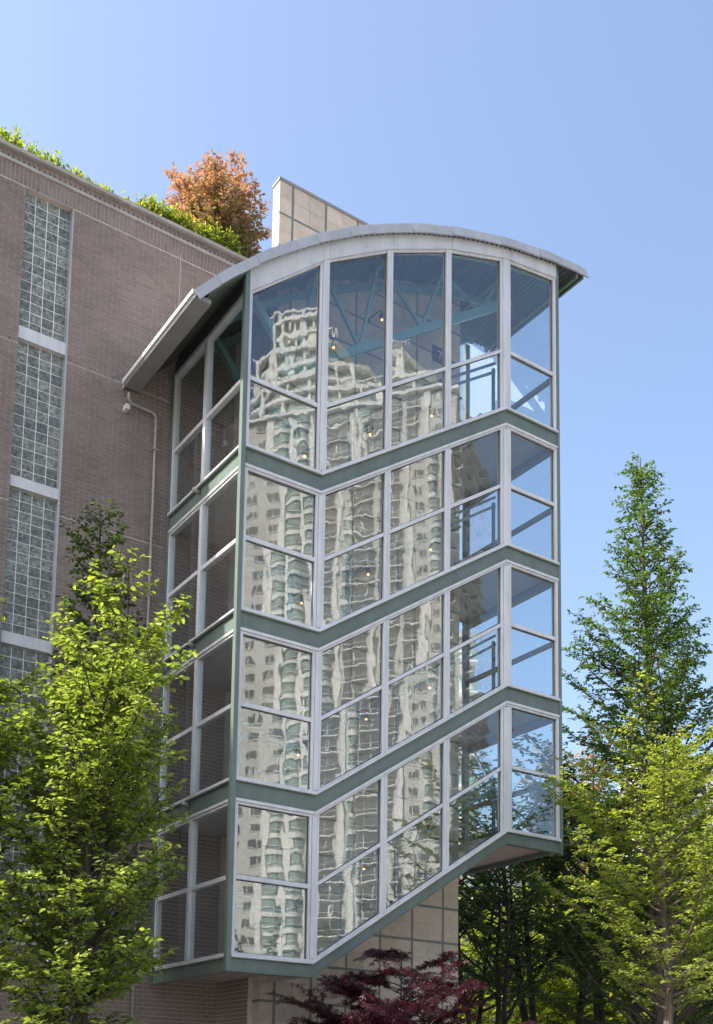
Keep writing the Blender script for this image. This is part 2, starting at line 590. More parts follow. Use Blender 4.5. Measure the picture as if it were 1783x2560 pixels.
# frame verticals: (x0, x1, front y, width class)
VERT = [(0.002, 0.075, -0.03), (1.495, 1.548, -0.02), (1.552, 1.640, -0.035), (1.648, 1.70, -0.02),
        (3.03, 3.097, -0.03), (3.103, 3.17, -0.022), (4.495, 4.562, -0.03), (4.568, 4.635, -0.022),
        (5.965, 6.02, -0.02), (6.027, 6.185, -0.035), (6.193, 6.245, -0.02), (7.485, 7.555, -0.03)]
BAYS = [(0.075, 1.495), (1.70, 3.03), (3.17, 4.495), (4.635, 5.965), (6.245, 7.485)]
for k in range(4):
    zs = Z0 + 3 * k
    def topline(x, k=k, zs=zs):
        return topz(x) - 0.02 if k == 3 else zs + 3 + S(x) - 0.43
    for x0, x1, y0 in VERT:
        # a post at a kink takes the side of the line it stands on
        p = [(x0, zs + S(x0) + 0.05), (x1, zs + S(x1) + 0.05), (x1, topline(x1)), (x0, topline(x0))]
        tpart(MB().prism_y(p, y0, 0.10), 'mullion', M['white'], 0.004)
    for x0, x1 in BAYS:
        a0, a1 = zs + S(x0), zs + S(x1)
        t = lambda o_: [(x0, a0 + 1.33 + o_), (x1, a1 + 1.33 + o_)]
        lo, hi = t(-0.04), t(0.04)
        tpart(MB().prism_y([lo[0], lo[1], hi[1], hi[0]], -0.012, 0.09), 'transom', M['white'], 0.004)
        # panes: lower and upper
        g = 0.0
        pl = [(x0, a0 + 0.05), (x1, a1 + 0.05), lo[1], lo[0]]
        pu = [hi[0], hi[1], (x1, topline(x1) - (0.075 if k == 3 else 0)), (x0, topline(x0) - (0.075 if k == 3 else 0))]
        for q in (pl, pu):
            pm = MB().prism_y(q, 0.030, 0.042)
            ta, tb = rng.normal(0, 0.0052, 2)
            qx, qz = sum(p_[0] for p_ in q) / 4, sum(p_[1] for p_ in q) / 4
            pm.v = [(vx, vy + ta * (vx - qx) + tb * (vz - qz), vz) for vx, vy, vz in pm.v]
            tpart(pm, 'window_pane', M['glass'])
            # gasket line round the pane, its black also drawing the mullion's shade
            n = len(q)
            gm = MB()
            cx, cz = sum(p_[0] for p_ in q) / n, sum(p_[1] for p_ in q) / n
            for i in range(n):
                A, B = q[i], q[(i + 1) % n]
                ai = (A[0] + (0.014 if A[0] < cx else -0.014), A[1] + (0.014 if i < 2 else -0.014))
                bi = (B[0] + (0.014 if B[0] < cx else -0.014), B[1] + (0.014 if (i + 1) % n < 2 else -0.014))
                gm.prism_y([A, B, bi, ai], 0.022, 0.0295)
            tpart(gm, 'gasket_shade', M['gasket_shade'])
        if k == 3:
            zl, zr = topline(x0), topline(x1)
            tpart(MB().prism_y([(x0, zl - 0.075), (x1, zr - 0.075), (x1, zr), (x0, zr * 0 + zl)], -0.012, 0.09), 'header_bead', M['white'], 0.003)

# white curved band under the roof, one panel per bay with narrow cover panels between
BX = [(0.0, 1.50), (1.504, 1.69), (1.694, 3.03), (3.034, 3.17), (3.174, 4.495), (4.499, 4.635), (4.639, 5.965), (5.969, 6.24), (6.244, W)]
for a, b in BX:
    n = max(2, int((b - a) / 0.12))
    xs = [a + (b - a) * i / n for i in range(n + 1)]
    poly = [(x, topz(x) - 0.02) for x in xs] + [(x, arc(x, RR - 0.10)) for x in reversed(xs)]
    tpart(MB().prism_y(poly, -0.04 if b - a > 0.5 else -0.034, 0.06), 'roof_band_panel', M['white'])
tpart(MB().prism_y([(0, TOPZ[0] - 0.045), (TOPX[1], TOPZ[1] - 0.045), (TOPX[1], TOPZ[1] - 0.021), (0, TOPZ[0] - 0.021)], -0.055, 0.0), 'band_trim', M['white'])
for i in range(1, 5):
    tpart(MB().prism_y([(TOPX[i], TOPZ[i] - 0.045), (TOPX[i + 1], TOPZ[i + 1] - 0.045), (TOPX[i + 1], TOPZ[i + 1] - 0.021), (TOPX[i], TOPZ[i] - 0.021)], -0.055, 0.0), 'band_trim', M['white'])

# green corner posts
tpart(MB().box(-0.095, -0.002, -0.075, 0.03, Z0 - 0.28, arc(0, RR - 0.12) - 0.03), 'corner_post', M['green'], 0.005)
tpart(MB().box(W + 0.002, W + 0.085, -0.03, 0.09, Z0 + 2.70, arc(W, RR - 0.12)), 'corner_post', M['green'], 0.005)
tpart(MB().box(-0.06, 0.06, D - 0.05, D + 0.02, Z0 - 0.28, 15.95), 'wall_post', M['green'], 0.004)

# left side face (x = 0)
LB = [(0.075, 1.515), (1.645, 2.93)]
for k in range(4):
    zs = Z0 + 3 * k
    lo = -0.255 if k == 0 else -0.315
    tpart(MB().box(-0.012, 0.085, 0.032, D - 0.052, zs + lo, zs - 0.05), 'spandrel_beam', M['green'])
    tpart(MB().box(-0.05, 0.085, 0.032, D - 0.052, zs - 0.05, zs - 0.035), 'beam_flange', M['green'])
    tpart(MB().box(-0.05, 0.085, 0.032, D - 0.052, zs + lo - 0.014, zs + lo), 'beam_flange', M['green'])
    tpart(MB().box(-0.085, 0.08, 0.033, D - 0.053, zs - 0.034, zs + 0.012), 'sill', M['white'], 0.005)
    tpart(MB().box(-0.035, 0.08, 0.033, D - 0.053, zs + 0.013, zs + 0.05), 'sill_upstand', M['white'], 0.003)
    ztop = 15.86 if k == 3 else zs + 3 - 0.43
    if k > 0:
        tpart(MB().box(-0.05, 0.085, 0.033, D - 0.053, zs - 0.385, zs - 0.330), 'header', M['white'], 0.004)
        tpart(MB().box(-0.025, 0.085, 0.033, D - 0.053, zs - 0.43, zs - 0.387), 'header_bead', M['white'], 0.003)
    for y0, y1, f in ((0.034, 0.075, -0.03), (1.515, 1.577, -0.035), (1.583, 1.645, -0.025), (2.93, D - 0.054, -0.03)):
        tpart(MB().box(f, 0.09, y0, y1, zs + 0.05, ztop), 'mullion', M['white'], 0.004)
    for y0, y1 in LB:
        tpart(MB().box(-0.012, 0.09, y0, y1, zs + 1.29, zs + 1.37), 'transom', M['white'], 0.004)
        tpart(MB().box(0.030, 0.042, y0, y1, zs + 0.05, zs + 1.29), 'window_pane', M['sideglass'])
        tpart(MB().box(0.030, 0.042, y0, y1, zs + 1.37, ztop), 'window_pane', M['sideglass'])
    # small round floodlight under the sill
    if k > 0:
        tpart(MB().tube([(-0.03, 1.66, zs - 0.12), (-0.16, 1.66, zs - 0.10), (-0.17, 1.66, zs - 0.10)], [0.035, 0.045, 0.03], 10), 'bullet_light', M['pipe'], 0, None, True)
tpart(MB().box(-0.04, 0.09, 0.033, D - 0.053, 15.86, 15.95), 'header', M['white'], 0.004)
tpart(MB().box(-0.01, 0.085, 0.033, D - 0.053, 15.951, 16.25), 'side_panel', M['deck'])

# right side face (x = W)
for k in range(4):
    zs = Z0 + 3 * k + 3
    lo = -0.255 if k == 0 else -0.315
    tpart(MB().box(W - 0.09, W, 0.092, D, zs + lo, zs - 0.05), 'spandrel_beam', M['green'])
    tpart(MB().box(W - 0.09, W + 0.06, 0.092, D, zs - 0.049, zs + 0.05), 'sill', M['white'])
    zt = arc(W, RR - 0.3) if k == 3 else zs + 3 - 0.43
    tpart(MB().box(W - 0.09, W + 0.03, 1.50, 1.60, zs + 0.051, zt), 'mullion', M['white'])
    tpart(MB().box(W - 0.10, W + 0.03, D - 0.12, D, zs + 0.051, zt), 'corner_post', M['green'])
    for y0, y1 in ((0.10, 1.50), (1.60, D - 0.12)):
        tpart(MB().box(W - 0.09, W + 0.01, y0, y1, zs + 1.22, zs + 1.30), 'transom', M['gutter'])
        tpart(MB().box(W - 0.045, W - 0.033, y0, y1, zs + 0.051, zs + 1.22), 'window_pane', M['sideglass'])
        tpart(MB().box(W - 0.045, W - 0.033, y0, y1, zs + 1.30, zt), 'window_pane', M['sideglass'])
    if k < 3:
        tpart(MB().box(W - 0.09, W + 0.03, 0.092, D, zs + 3 - 0.43, zs + 3 - 0.316), 'header', M['gutter'])

# floors: left landings, right landings, back walkway, stair flights
for k in range(4):
    zs = Z0 + 3 * k
    tpart(MB().box(0.09, XL, 0.092, D - 0.02, zs - (0.11 if k == 0 else 0.27), zs - 0.03), 'landing', M['soffit'] if k == 0 else M['ceiling'])
    tpart(MB().box(XR, W - 0.092, 0.092, D - 0.02, zs + 3 - (0.16 if k == 0 else 0.27), zs + 3 - 0.03), 'landing', M['soffit'] if k == 0 else M['ceiling'])
    if k < 3:
        tpart(MB().box(XL + 0.002, XR - 0.002, 1.77, D - 0.02, zs + 3 - 0.25, zs + 3 - 0.035), 'walkway', M['ceiling'])
    sc = (XR - XL)
    fl = tpart(MB().prism_y([(XL + 0.002, zs - 0.24), (XR - 0.002, zs + 3 - 0.24), (XR - 0.002, zs + 3 - 0.10), (XL + 0.002, zs - 0.10)], 0.095, 1.495), 'stair_flight', M['ceiling'])
    n = 17
    me = MB().box(0, sc / n - 0.003, 0.16, 1.49, 0, 0.165).mesh('step', M['ceiling'])
    for i in range(n - 1):
        link('step', me, fl, (XL + sc * i / n, 0, zs + 3.0 * i / n - 0.02))
    # handrail: two rails and posts along the glass
    hr = MB()
    yR = 0.20
    for h in (1.16, 0.97):
        pts = [(0.15, yR, zs + h - 0.10), (XL - 0.1, yR, zs + h - 0.10), (XL + 0.15, yR, zs + h + S(XL + 0.15)), (XR - 0.1, yR, zs + h + S(XR - 0.1)), (XR + 0.15, yR, zs + 3 + h - 0.08), (W - 0.15, yR, zs + 3 + h - 0.08)]
        for p, q in zip(pts[:4], pts[1:4]):
            hr.bar(p, q, 0.045, 0.05)
    ho = tpart(hr, 'handrail', M['rail'])
    for px in (1.14, 2.36, 3.55, 4.75, 5.95):
        tpart(MB().box(px - 0.028, px + 0.028, yR - 0.025, yR + 0.025, zs + S(px) + 0.02, zs + S(px) + 1.05), 'rail_post', M['rail'], 0, ho)
    hw = MB()
    hw.bar((XL, 1.42, zs + 1.0), (XR, 1.42, zs + 4.0), 0.04, 0.05)
    tpart(hw, 'wall_handrail', M['rail'])

# ---- roof
roof = tpart(MB().prism_y([(x, arc(x, RR - 0.085)) for x in np.linspace(-1.10, 8.36, 60)] + [(x, arc(x, RR - 0.012)) for x in np.linspace(8.36, -1.10, 60)], -0.125, 3.03), 'roof', M['fascia'])
JX = [-1.112, -.717, -.356, .038, .431, .836, 1.277, 1.54, 2.0, 2.468, 2.946, 3.465, 3.972, 4.463, 4.769, 5.3, 5.8, 6.324, 6.89, 7.41, 7.99, 8.36]
for i, (a, b) in enumerate(zip(JX, JX[1:])):
    xs = np.linspace(a + 0.004, b - 0.004, 5)
    dr = [0, 0.006, -0.004, 0.008, 0.002][i % 5]
    lo_ = [(x + 0.10, arc(x + 0.10, RR - 0.165) + dr) for x in xs]
    tpart(MB().prism_y(lo_ + [(x, arc(x, RR) + dr) for x in xs[::-1]], -0.165 - abs(dr) * 1.5, -0.128), 'fascia_panel', M['fascia'], 0, roof)
# corrugated deck seen from below, purlins, arches
xs, rs = [], []
s_ = 0
for i, x in enumerate(np.arange(-1.0, 8.30, 0.032)):
    xs.append(x)
    rs.append(RR - 0.10 - (0.038 if (i % 4) in (1, 2) else 0.0))
top = [(x, arc(x, r_)) for x, r_ in zip(xs, rs)]
dk = MB()
nx = len(top)
dk.add([(x, -0.12, z) for x, z in top] + [(x, 3.02, z) for x, z in top], [(i, i + nx, i + nx + 1, i + 1) for i in range(nx - 1)])
tpart(dk, 'metal_deck', M['deck'], 0, roof)
for x in (0.6, 2.0, 3.47, 5.1, 6.6, 8.15):
    z = arc(x, RR - 0.20)
    tpart(MB().box(x - 0.04, x + 0.04, 0.08 if 0 < x < W else -0.10, 3.0, z - 0.05, z + 0.05), 'purlin', M['green'], 0, roof)
for y in (0.16, 1.42, 2.7):
    a_ = np.linspace(0.05, W - 0.05, 40)
    tpart(MB().prism_y([(x, arc(x, RR - 0.40)) for x in a_] + [(x, arc(x, RR - 0.26)) for x in a_[::-1]], y - 0.04, y + 0.04), 'arch_beam', M['teal'], 0, roof)
# eave on the left: upstand with sunlight put into its pale colour, box gutter, end
xg = -1.13
tpart(MB().box(xg - 0.012, xg + 0.02, -0.12, 2.94, 15.305, 15.385), 'eave_edge', M['sun_metal'], 0.003, roof)
tpart(MB().box(xg + 0.021, xg + 0.36, -0.10, 2.94, 15.255, 15.345), 'gutter', M['gutter'], 0.004, roof)
xe = np.linspace(xg + 0.30, -0.10, 8)
tpart(MB().prism_y([(x, arc(x, RR - 0.185)) for x in xe] + [(x, arc(x, RR - 0.145)) for x in xe[::-1]], -0.122, 3.0), 'eave_soffit', M['deckgreen'], 0, roof)
tpart(MB().box(8.30, 8.36, -0.10, 3.0, arc(8.33, RR - 0.20), arc(8.33, RR - 0.10)), 'gutter', M['green'], 0.004, roof)
# trusses
def truss(y):
    tr = tpart(MB().bar((1.20, y, 15.30), (7.05, y, 19.36), 0.10, 0.17), 'roof_truss', M['teal'])
    Bn = [(1.50, 15.50), (3.02, 16.58), (4.58, 17.68), (6.15, 18.75)]
    Tn = [(0.45, 16.75), (2.02, 18.0), (3.47, 18.72), (5.13, 19.22), (6.6, 19.50)]
    for i, (bx_, bz_) in enumerate(Bn):
        for j in (i, i + 1):
            t_ = 0.13 if (i == 0 and j == 0) else 0.07
            tpart(MB().bar((bx_, y, bz_), (Tn[j][0], y, Tn[j][1]), t_, t_, (0, 1, 0)), 'truss_web', M['teal'], 0, tr)
truss(0.9)
truss(2.4)

# ------------------------------------------------------------------ stone spine wall
SX0, SX1, SY, SY1, SZT = 1.435, 6.12, 1.50, 1.765, 19.97
stone = thing('stone_wall', 'tall pale stone-tiled wall with grey-green strips behind the stair glazing', 'wall', (SX0, SY, 0))
sp = Vector((SX0, SY, 0))


def spart(mb, name, mat, kind=None):
    o = mb.build(name, mat, stone)
    o.location = -sp
    if kind:
        o['kind'] = kind
    return o


spart(MB().box(SX0 + 0.012, SX1 - 0.012, SY + 0.010, SY1, 0, SZT - 0.03), 'wall_core', M['joint'])
spart(MB().box(SX0 - 0.02, SX1 + 0.01, SY - 0.02, SY1 + 0.02, SZT - 0.029, SZT + 0.03), 'coping', M['gutter'])
VS = [1.745 + 0.793 * i for i in range(6)]
HS = [3.397 + 0.7197 * i for i in range(-4, 23)]
for x in VS:
    spart(MB().box(x - 0.026, x + 0.026, SY + 0.003, SY + 0.02, 0.3, SZT - 0.031), 'dark_strip', M['strip'])
edges = [SX0] + VS + [SX1]
for z in HS:
    if z > SZT - 0.1:
        continue
    mb = MB()
    for i, (a, b) in enumerate(zip(edges, edges[1:])):
        mb.box(a + (0.026 if i else 0.002), b - (0.026 if i < len(edges) - 2 else 0.002), SY + 0.003, SY + 0.02, z - 0.024, z + 0.024)
    mb.box(SX0 - 0.001, SX0 + 0.02, SY + 0.021, SY1 - 0.002, z - 0.024, z + 0.024)
    spart(mb, 'dark_strip', M['strip'])
rest = MB()
cache = {}
ntile = 0
zz = [HS[0]] + HS[1:] + [SZT + 0.0]
for zi in range(len(zz) - 1):
    zlo, zhi = zz[zi] + 0.024, zz[zi + 1] - (0.024 if zi < len(zz) - 2 else 0.032)
    if zhi - zlo < 0.05:
        continue
    rows = 2 if zhi - zlo > 0.5 else 1
    for rI in range(rows):
        h = (zhi - zlo) / rows
        z0_, z1_ = zlo + h * rI + 0.002, zlo + h * (rI + 1) - 0.002
        for i, (a, b) in enumerate(zip(edges, edges[1:])):
            A, B = a + (0.026 if i else 0), b - (0.026 if i < len(edges) - 2 else 0)
            ncol = 2 if B - A > 0.5 else 1
            for c in range(ncol):
                w_ = (B - A) / ncol
                x0_, x1_ = A + w_ * c + 0.002, A + w_ * (c + 1) - 0.002
                single = (2.6 < z0_ < 6.9) or z0_ > 15.6
                if single and ntile < 300:
                    key = (round(x1_ - x0_, 3), round(z1_ - z0_, 3))
                    if key not in cache:
                        cache[key] = MB().box(0, x1_ - x0_, 0, 0.02, 0, z1_ - z0_).mesh('stone_tile', M['stone'])
                    o = link('stone_tile', cache[key], stone, Vector((x0_, SY + rng.uniform(-0.0012, 0.0012), z0_)) - sp)
                    ntile += 1
                else:
                    rest.box(x0_, x1_, SY, SY + 0.02, z0_, z1_)
        if z1_ > 2:
            spart(MB().box(SX0, SX0 + 0.011, SY + 0.021, SY1, z0_, z1_), 'end_tile', M['stone_s'])
spart(rest, 'stone_cladding', M['stone_s'], 'stuff')

# level sign with the figure 7
sg = thing('level_sign', 'navy square sign with a pale figure 7 on the stone wall', 'sign', (5.52, SY - 0.012, 17.79))
MB().box(-0.18, 0.18, -0.008, 0.008, -0.185, 0.185).build('plate', M['sign'], sg)
dg = MB()
dg.prism_y([(-0.055, 0.07), (0.06, 0.07), (0.06, 0.095), (-0.055, 0.095)], -0.013, -0.009)
dg.prism_y([(-0.02, -0.095), (0.01, -0.095), (0.06, 0.0695), (0.031, 0.0695)], -0.013, -0.009)
dg.build('figure', M['digit'], sg)
for lv, nm in ((1, 'second'),):
    s2 = thing('level_sign', 'plain navy square sign on the stone wall one storey below the numbered sign', 'sign', (5.52, SY - 0.012, 17.79 - 3 * lv))
    MB().box(-0.18, 0.18, -0.008, 0.008, -0.185, 0.185).build('plate', M['sign'], s2)

# spot lamps on goosenecks
LAMPS = []
tiers = ['top', 'second', 'third', 'lowest']
spots = {0: [(3.76, 17.73, 'above the truss left of the centre mullion'), (4.99, 18.04, 'beside the truss left of the figure 7'), (2.58, 16.62, 'just right of the first tall mullion')]}
lam = [(3.76, 17.73, 'black gooseneck spotlight high on the stone wall above the truss'),
       (4.99, 18.04, 'black gooseneck spotlight at the truss, up left of the figure 7 sign'),
       (2.58, 16.62, 'black gooseneck spotlight low on the stone wall under the curved roof, leftmost there')]
names3 = [(1.96, 'left'), (3.50, 'middle'), (5.08, 'right')]
for k, tn in enumerate(('top', 'second', 'third', 'lowest')):
    for x, pos in names3:
        z = Z0 + 3 * (3 - k) + S(x) + {1.96: 0.86, 3.50: 0.85, 5.08: 0.79}[x]
        lam.append((x, z, f'small lit spotlight by the {tn} stair flight, {pos} one of its three'))
for x, z, lb in lam:
    t = thing('wall_spotlight', lb, 'spotlight', (x, SY - 0.006, z), 'spotlights along the stone wall')
    MB().tube([(-0.16, 0, 0.05), (-0.16, -0.03, 0.05)], 0.055, 12).build('mount', M['black'], t, True)
    MB().tube([(-0.16, -0.03, 0.05), (-0.13, -0.09, 0.09), (-0.05, -0.2, 0.17), (-0.01, -0.27, 0.19), (0.0, -0.30, 0.16), (0, -0.30, 0.09)], 0.014, 8).build('arm', M['black'], t, True)
    MB().tube([(0, -0.30, 0.10), (0, -0.30, 0.09), (0, -0.31, -0.02), (0, -0.31, -0.025)], [0.02, 0.045, 0.05, 0.046], 12).build('lamp_head', M['black'], t, True)
    MB().tube([(0, -0.31, -0.026), (0, -0.312, -0.05), (0, -0.312, -0.056)], [0.026, 0.022, 0.010], 10).build('bulb', M['bulb'], t, True)

# ------------------------------------------------------------------ brick building
WY = 3.05
brickb = thing('brick_building', 'brown brick building with a tall glass-block window strip behind the stair tower', 'building', (-1.9, WY, 0))
bp_ = Vector((-1.9, WY, 0))


def bpart(mb, name, mat, parent=None, kind=None, smooth=False):
    o = mb.build(name, mat, parent or brickb, smooth)
    if parent is None:
        o.location = -bp_
    if kind:
        o['kind'] = kind
    return o


WX0, WX1, WZ0, WZ1 = -3.14, -2.20, 4.3, 18.575
BXL, BXR, ZTOP = -42.0, 6.3, 19.20
mort = WY + 0.007
core = MB()
core.box(BXL, WX0, mort, WY + 0.4, 0, ZTOP - 0.28)
core.box(WX1, 1.36, mort, WY + 0.4, 0, ZTOP - 0.28)
core.box(WX0, WX1, mort, WY + 0.4, WZ1, ZTOP - 0.28)
core.box(WX0, WX1, mort, WY + 0.4, 0, WZ0)
core.box(1.36, BXR, mort, WY + 0.4, 3.86, ZTOP - 0.28)
core.box(1.352, 1.44, 1.77, mort - 0.001, 0, 3.85)
core.box(1.36, BXR, mort, WY + 0.4, 0, 3.859)
bpart(core, 'wall_core', M['mortar'])
bpart(MB().box(BXL, BXR, WY + 0.42, 15, 0, 18.7), 'building_mass', M['concrete'])
BL, BH, J = 0.24, 0.08, 0.011
jz = [15.375, 12.29]     # pale movement joints
nb = 0
br = MB()
single_me = {}
ncourse = int((WZ1 + 0.0) / BH)
z = 1.2
ci = 0
while z < WZ1 - 0.02:
    off = (0.0 if ci % 2 == 0 else 0.12)
    x = -5.2 + off
    z1 = z + BH - J
    ci += 1
    while x < 1.36:
        a, b = x, x + BL - J
        x += BL
        b = min(b, 1.355)
        segs = [(a, b)]
        if z1 > WZ0 and a < WX1 and b > WX0:
            segs = []
            if a < WX0 - 0.01:
                segs.append((a, WX0))
            if b > WX1 + 0.01:
                segs.append((WX1, b))
        for a_, b_ in segs:
            if b_ - a_ < 0.015:
                continue
            if abs(a_ - 0.03) < 0.1 and z > 12 and a_ < 0.035 < b_:
                pass
            pr = rng.uniform(-0.0015, 0.0015)
            if -2.19 < a_ and b_ < -0.52 and 13.0 < z < 15.33 and nb < 300 and b_ - a_ > 0.15:
                if 'b' not in single_me:
                    single_me['b'] = MB().box(0, BL - J, 0, 0.02, 0, BH - J).mesh('brick', M['brick_obj'])
                link('brick', single_me['b'], brickb, Vector((a_, WY + pr, z)) - bp_)
                nb += 1
            else:
                br.box(a_, b_, WY + pr, WY + 0.02, z, z1, float(rng.uniform()))
    z += BH
bz_end = z
# soldier courses over the window, two rows
for r_ in range(2):
    za = WZ1 + 0.004 + r_ * 0.172
    x = -5.2
    while x < 3.2:
        br.box(x, x + BH - J, WY + rng.uniform(-0.0015, 0.0015), WY + 0.02, za, za + 0.172 - J, float(rng.uniform()))
        x += BH
# dentil course under the coping
x = -5.2
while x < 3.2:
    br.box(x, x + 0.075, WY - 0.002, WY + 0.12, 19.0, 19.075, float(rng.uniform()))
    br.box(x - 0.02, x + 0.075, WY + 0.03, WY + 0.12, 19.076, 19.17, float(rng.uniform()))
    x += 0.1
# brick return below the tower, between the wall and the stone spine
z = 1.2
ci = 0
while z < 3.80:
    y = 1.79 + (0 if ci % 2 else 0.12)
    if ci % 2 == 0:
        br.box(1.345, 1.37, 1.79, 1.91 - J, z, min(z + BH - J, 3.84), float(rng.uniform()))
    while y < 3.04:
        y1 = min(y + BL - J, 3.04)
        br.box(1.345 + rng.uniform(-0.0015, 0.0015), 1.37, y, y1, z, min(z + BH - J, 3.84), float(rng.uniform()))
        y += BL
    ci += 1
    z += BH
bpart(br, 'brickwork', M['brick'], None, 'stuff')
bpart(MB().box(BXL, 3.2, WY - 0.035, WY + 0.10, 18.925, 18.985), 'parapet_band', M['concrete'])
bpart(MB().box(BXL, 3.2, WY + 0.09, WY + 0.2, 18.92, 19.18), 'parapet_core', M['mortar'])
bpart(MB().box(BXL, 3.2, WY - 0.05, WY + 0.2, 19.181, 19.25), 'coping', M['concrete'])
for zj in jz:
    bpart(MB().box(WX1 + 0.002, -0.1, WY - 0.004, WY + 0.01, zj, zj + 0.014), 'movement_joint', M['mortar'])
    bpart(MB().box(-5.2, WX0 - 0.002, WY - 0.004, WY + 0.01, zj, zj + 0.014), 'movement_joint', M['mortar'])
bpart(MB().box(0.03, 0.042, WY - 0.004, WY + 0.01, 14.5, WZ1 + 0.1), 'movement_joint', M['mortar'])
for x, z in ((-2.93, 18.58), (-2.38, 18.58), (-1.75, 15.39), (-1.28, 15.39), (-3.3, 15.39), (-1.05, 12.31)):
    bpart(MB().box(x, x + 0.012, WY - 0.004, WY + 0.01, z, z + 0.07), 'weep_vent', M['black'])
# window reveal
bpart(MB().box(WX0, WX1, WY + 0.004, WY + 0.17, WZ1 - 0.012, WZ1), 'window_head', M['soffit'])
bpart(MB().box(WX1 - 0.03, WX1, WY + 0.012, WY + 0.17, WZ0, WZ1 - 0.0125), 'window_jamb', M['fascia'])
# glass-block window panels between white spandrels
panels = [(15.775, 18.56), (12.83, 15.53), (9.86, 12.62), (6.95, 9.64), (4.3, 6.7)]
gbm = None
for pz0, pz1 in panels:
    nrow = int(round((pz1 - pz0) / 0.2))
    rh = (pz1 - pz0) / nrow
    cw = (WX1 - 0.03 - WX0) / 4
    win = bpart(MB().box(WX0, WX1 - 0.031, WY + 0.128, WY + 0.2, pz0, pz1), 'glass_block_window', M['grout'])
    me = MB()
    hw, hh = cw / 2 - 0.007, rh / 2 - 0.007
    prof = [(1.0, 0.012), (0.97, 0.004), (0.86, 0.0), (0.83, 0.003)]
    vs, fs = [], []
    for s_, dy in prof:
        vs += [(-hw * s_, dy, -hh * s_), (hw * s_, dy, -hh * s_), (hw * s_, dy, hh * s_), (-hw * s_, dy, hh * s_)]
    for i in range(3):
        for j in range(4):
            fs.append((i * 4 + j, i * 4 + (j + 1) % 4, (i + 1) * 4 + (j + 1) % 4, (i + 1) * 4 + j))
    fs.append((12, 13, 14, 15))
    me.add(vs, fs)
    gm = me.mesh('glass_block', M['block'])
    for r_ in range(nrow):
        for c in range(4):
            o = link('glass_block', gm, win, (WX0 + cw * (c + 0.5), WY + 0.118, pz0 + rh * (r_ + 0.5)))
for pz0, pz1 in [(15.531, 15.774), (12.621, 12.829), (9.641, 9.859), (6.701, 6.949)]:
    bpart(MB().box(WX0 + 0.001, WX1 - 0.031, WY + 0.03, WY + 0.2, pz0, pz1), 'spandrel_panel', M['white'])
# downpipe from the eave gutter
dp = bpart(MB().tube([(-1.0, 2.90, 15.15), (-1.0, 2.92, 15.05), (-0.94, 2.95, 14.98), (-0.47, 2.97, 14.97), (-0.41, 2.975, 14.93), (-0.39, 2.975, 14.85), (-0.40, 2.975, 0.0)], 0.030, 10), 'downpipe', M['pipe'], None, None, True)
for z in (14.2, 11.2, 8.2, 5.2):
    mbk = MB().box(-0.45, -0.34, 2.93, 3.045, z, z + 0.03)
    o = mbk.build('pipe_bracket', M['pipe'], dp)
bpart(MB().box(-1.06, -0.98, 2.88, 3.04, 14.80, 14.90), 'camera_box', M['white'])

# ------------------------------------------------------------------ plants
def tube_np(V, F, pts, rad, n):
    b = MB()
    b.tube(pts, rad, n, False)
    o = len(V)
    V.extend(b.v)
    F.extend([tuple(i + o for i in f) for f in b.f])


LEAF_SHAPES = {
    'oval': (np.array([[0, 0, 0], [-0.33, 0.42, 0.07], [0, 1, -0.05], [0.33, 0.42, 0.07]]), [(0, 3, 2, 1)]),
    'hex': (np.array([[0, 0, 0], [-0.24, 0.3, 0.06], [-0.22, 0.66, 0.05], [0, 1, -0.08], [0.22, 0.66, 0.05], [0.24, 0.3, 0.06]]), [(0, 5, 4, 3), (0, 3, 2, 1)]),
    'palm': None,
}
_pv, _pf = [[0, 0, 0]], []
for ang, ln in ((-95, 0.55), (-50, 0.85), (0, 1.0), (50, 0.85), (95, 0.55)):
    a_ = R(ang)
    d_ = np.array([math.sin(a_), math.cos(a_)])
    p_ = np.array([d_[1], -d_[0]])
    i0 = len(_pv)
    m_ = d_ * ln * 0.5
    _pv += [[*(m_ - p_ * 0.10), 0.03], [*(d_ * ln), -0.10], [*(m_ + p_ * 0.10), 0.03]]
    _pf += [(0, i0, i0 + 1, i0 + 2)]
LEAF_SHAPES['palm'] = (np.array(_pv, float), [tuple(reversed(f)) for f in _pf])


def leaves_mesh(name, P, Dr, Nn, size, rnd, shape, mat):
    P, Dr, Nn = np.asarray(P), np.asarray(Dr), np.asarray(Nn)
    Dr = Dr / (np.linalg.norm(Dr, axis=1, keepdims=True) + 1e-9)
    Sd = np.cross(Dr, Nn)
    Sd /= (np.linalg.norm(Sd, axis=1, keepdims=True) + 1e-9)
    Nn = np.cross(Sd, Dr)
    sv, sf = LEAF_SHAPES[shape]
    k = len(sv)
    n = len(P)
    s = np.asarray(size)[:, None, None]
    V = P[:, None, :] + s * (Sd[:, None, :] * sv[None, :, 0:1] + Dr[:, None, :] * sv[None, :, 1:2] + Nn[:, None, :] * sv[None, :, 2:3])
    V = V.reshape(-1, 3).astype(np.float32)
    nf = len(sf)
    base = (np.arange(n) * k)[:, None, None]
    Fc = (np.array(sf)[None] + base).reshape(-1)
    me = bpy.data.meshes.new(name)
    me.vertices.add(n * k)
    me.vertices.foreach_set('co', V.reshape(-1))
    me.loops.add(len(Fc))
    me.loops.foreach_set('vertex_index', Fc.astype(np.int32))
    me.polygons.add(n * nf)
    me.polygons.foreach_set('loop_start', np.arange(0, len(Fc), 4).astype(np.int32))
    me.polygons.foreach_set('loop_total', np.full(n * nf, 4, np.int32))
    a = me.attributes.new('rnd', 'FLOAT', 'POINT')
    a.data.foreach_set('value', np.repeat(np.asarray(rnd, np.float32), k))
    me.materials.append(mat)
    me.update(calc_edges=True)
    me.validate()
    return me


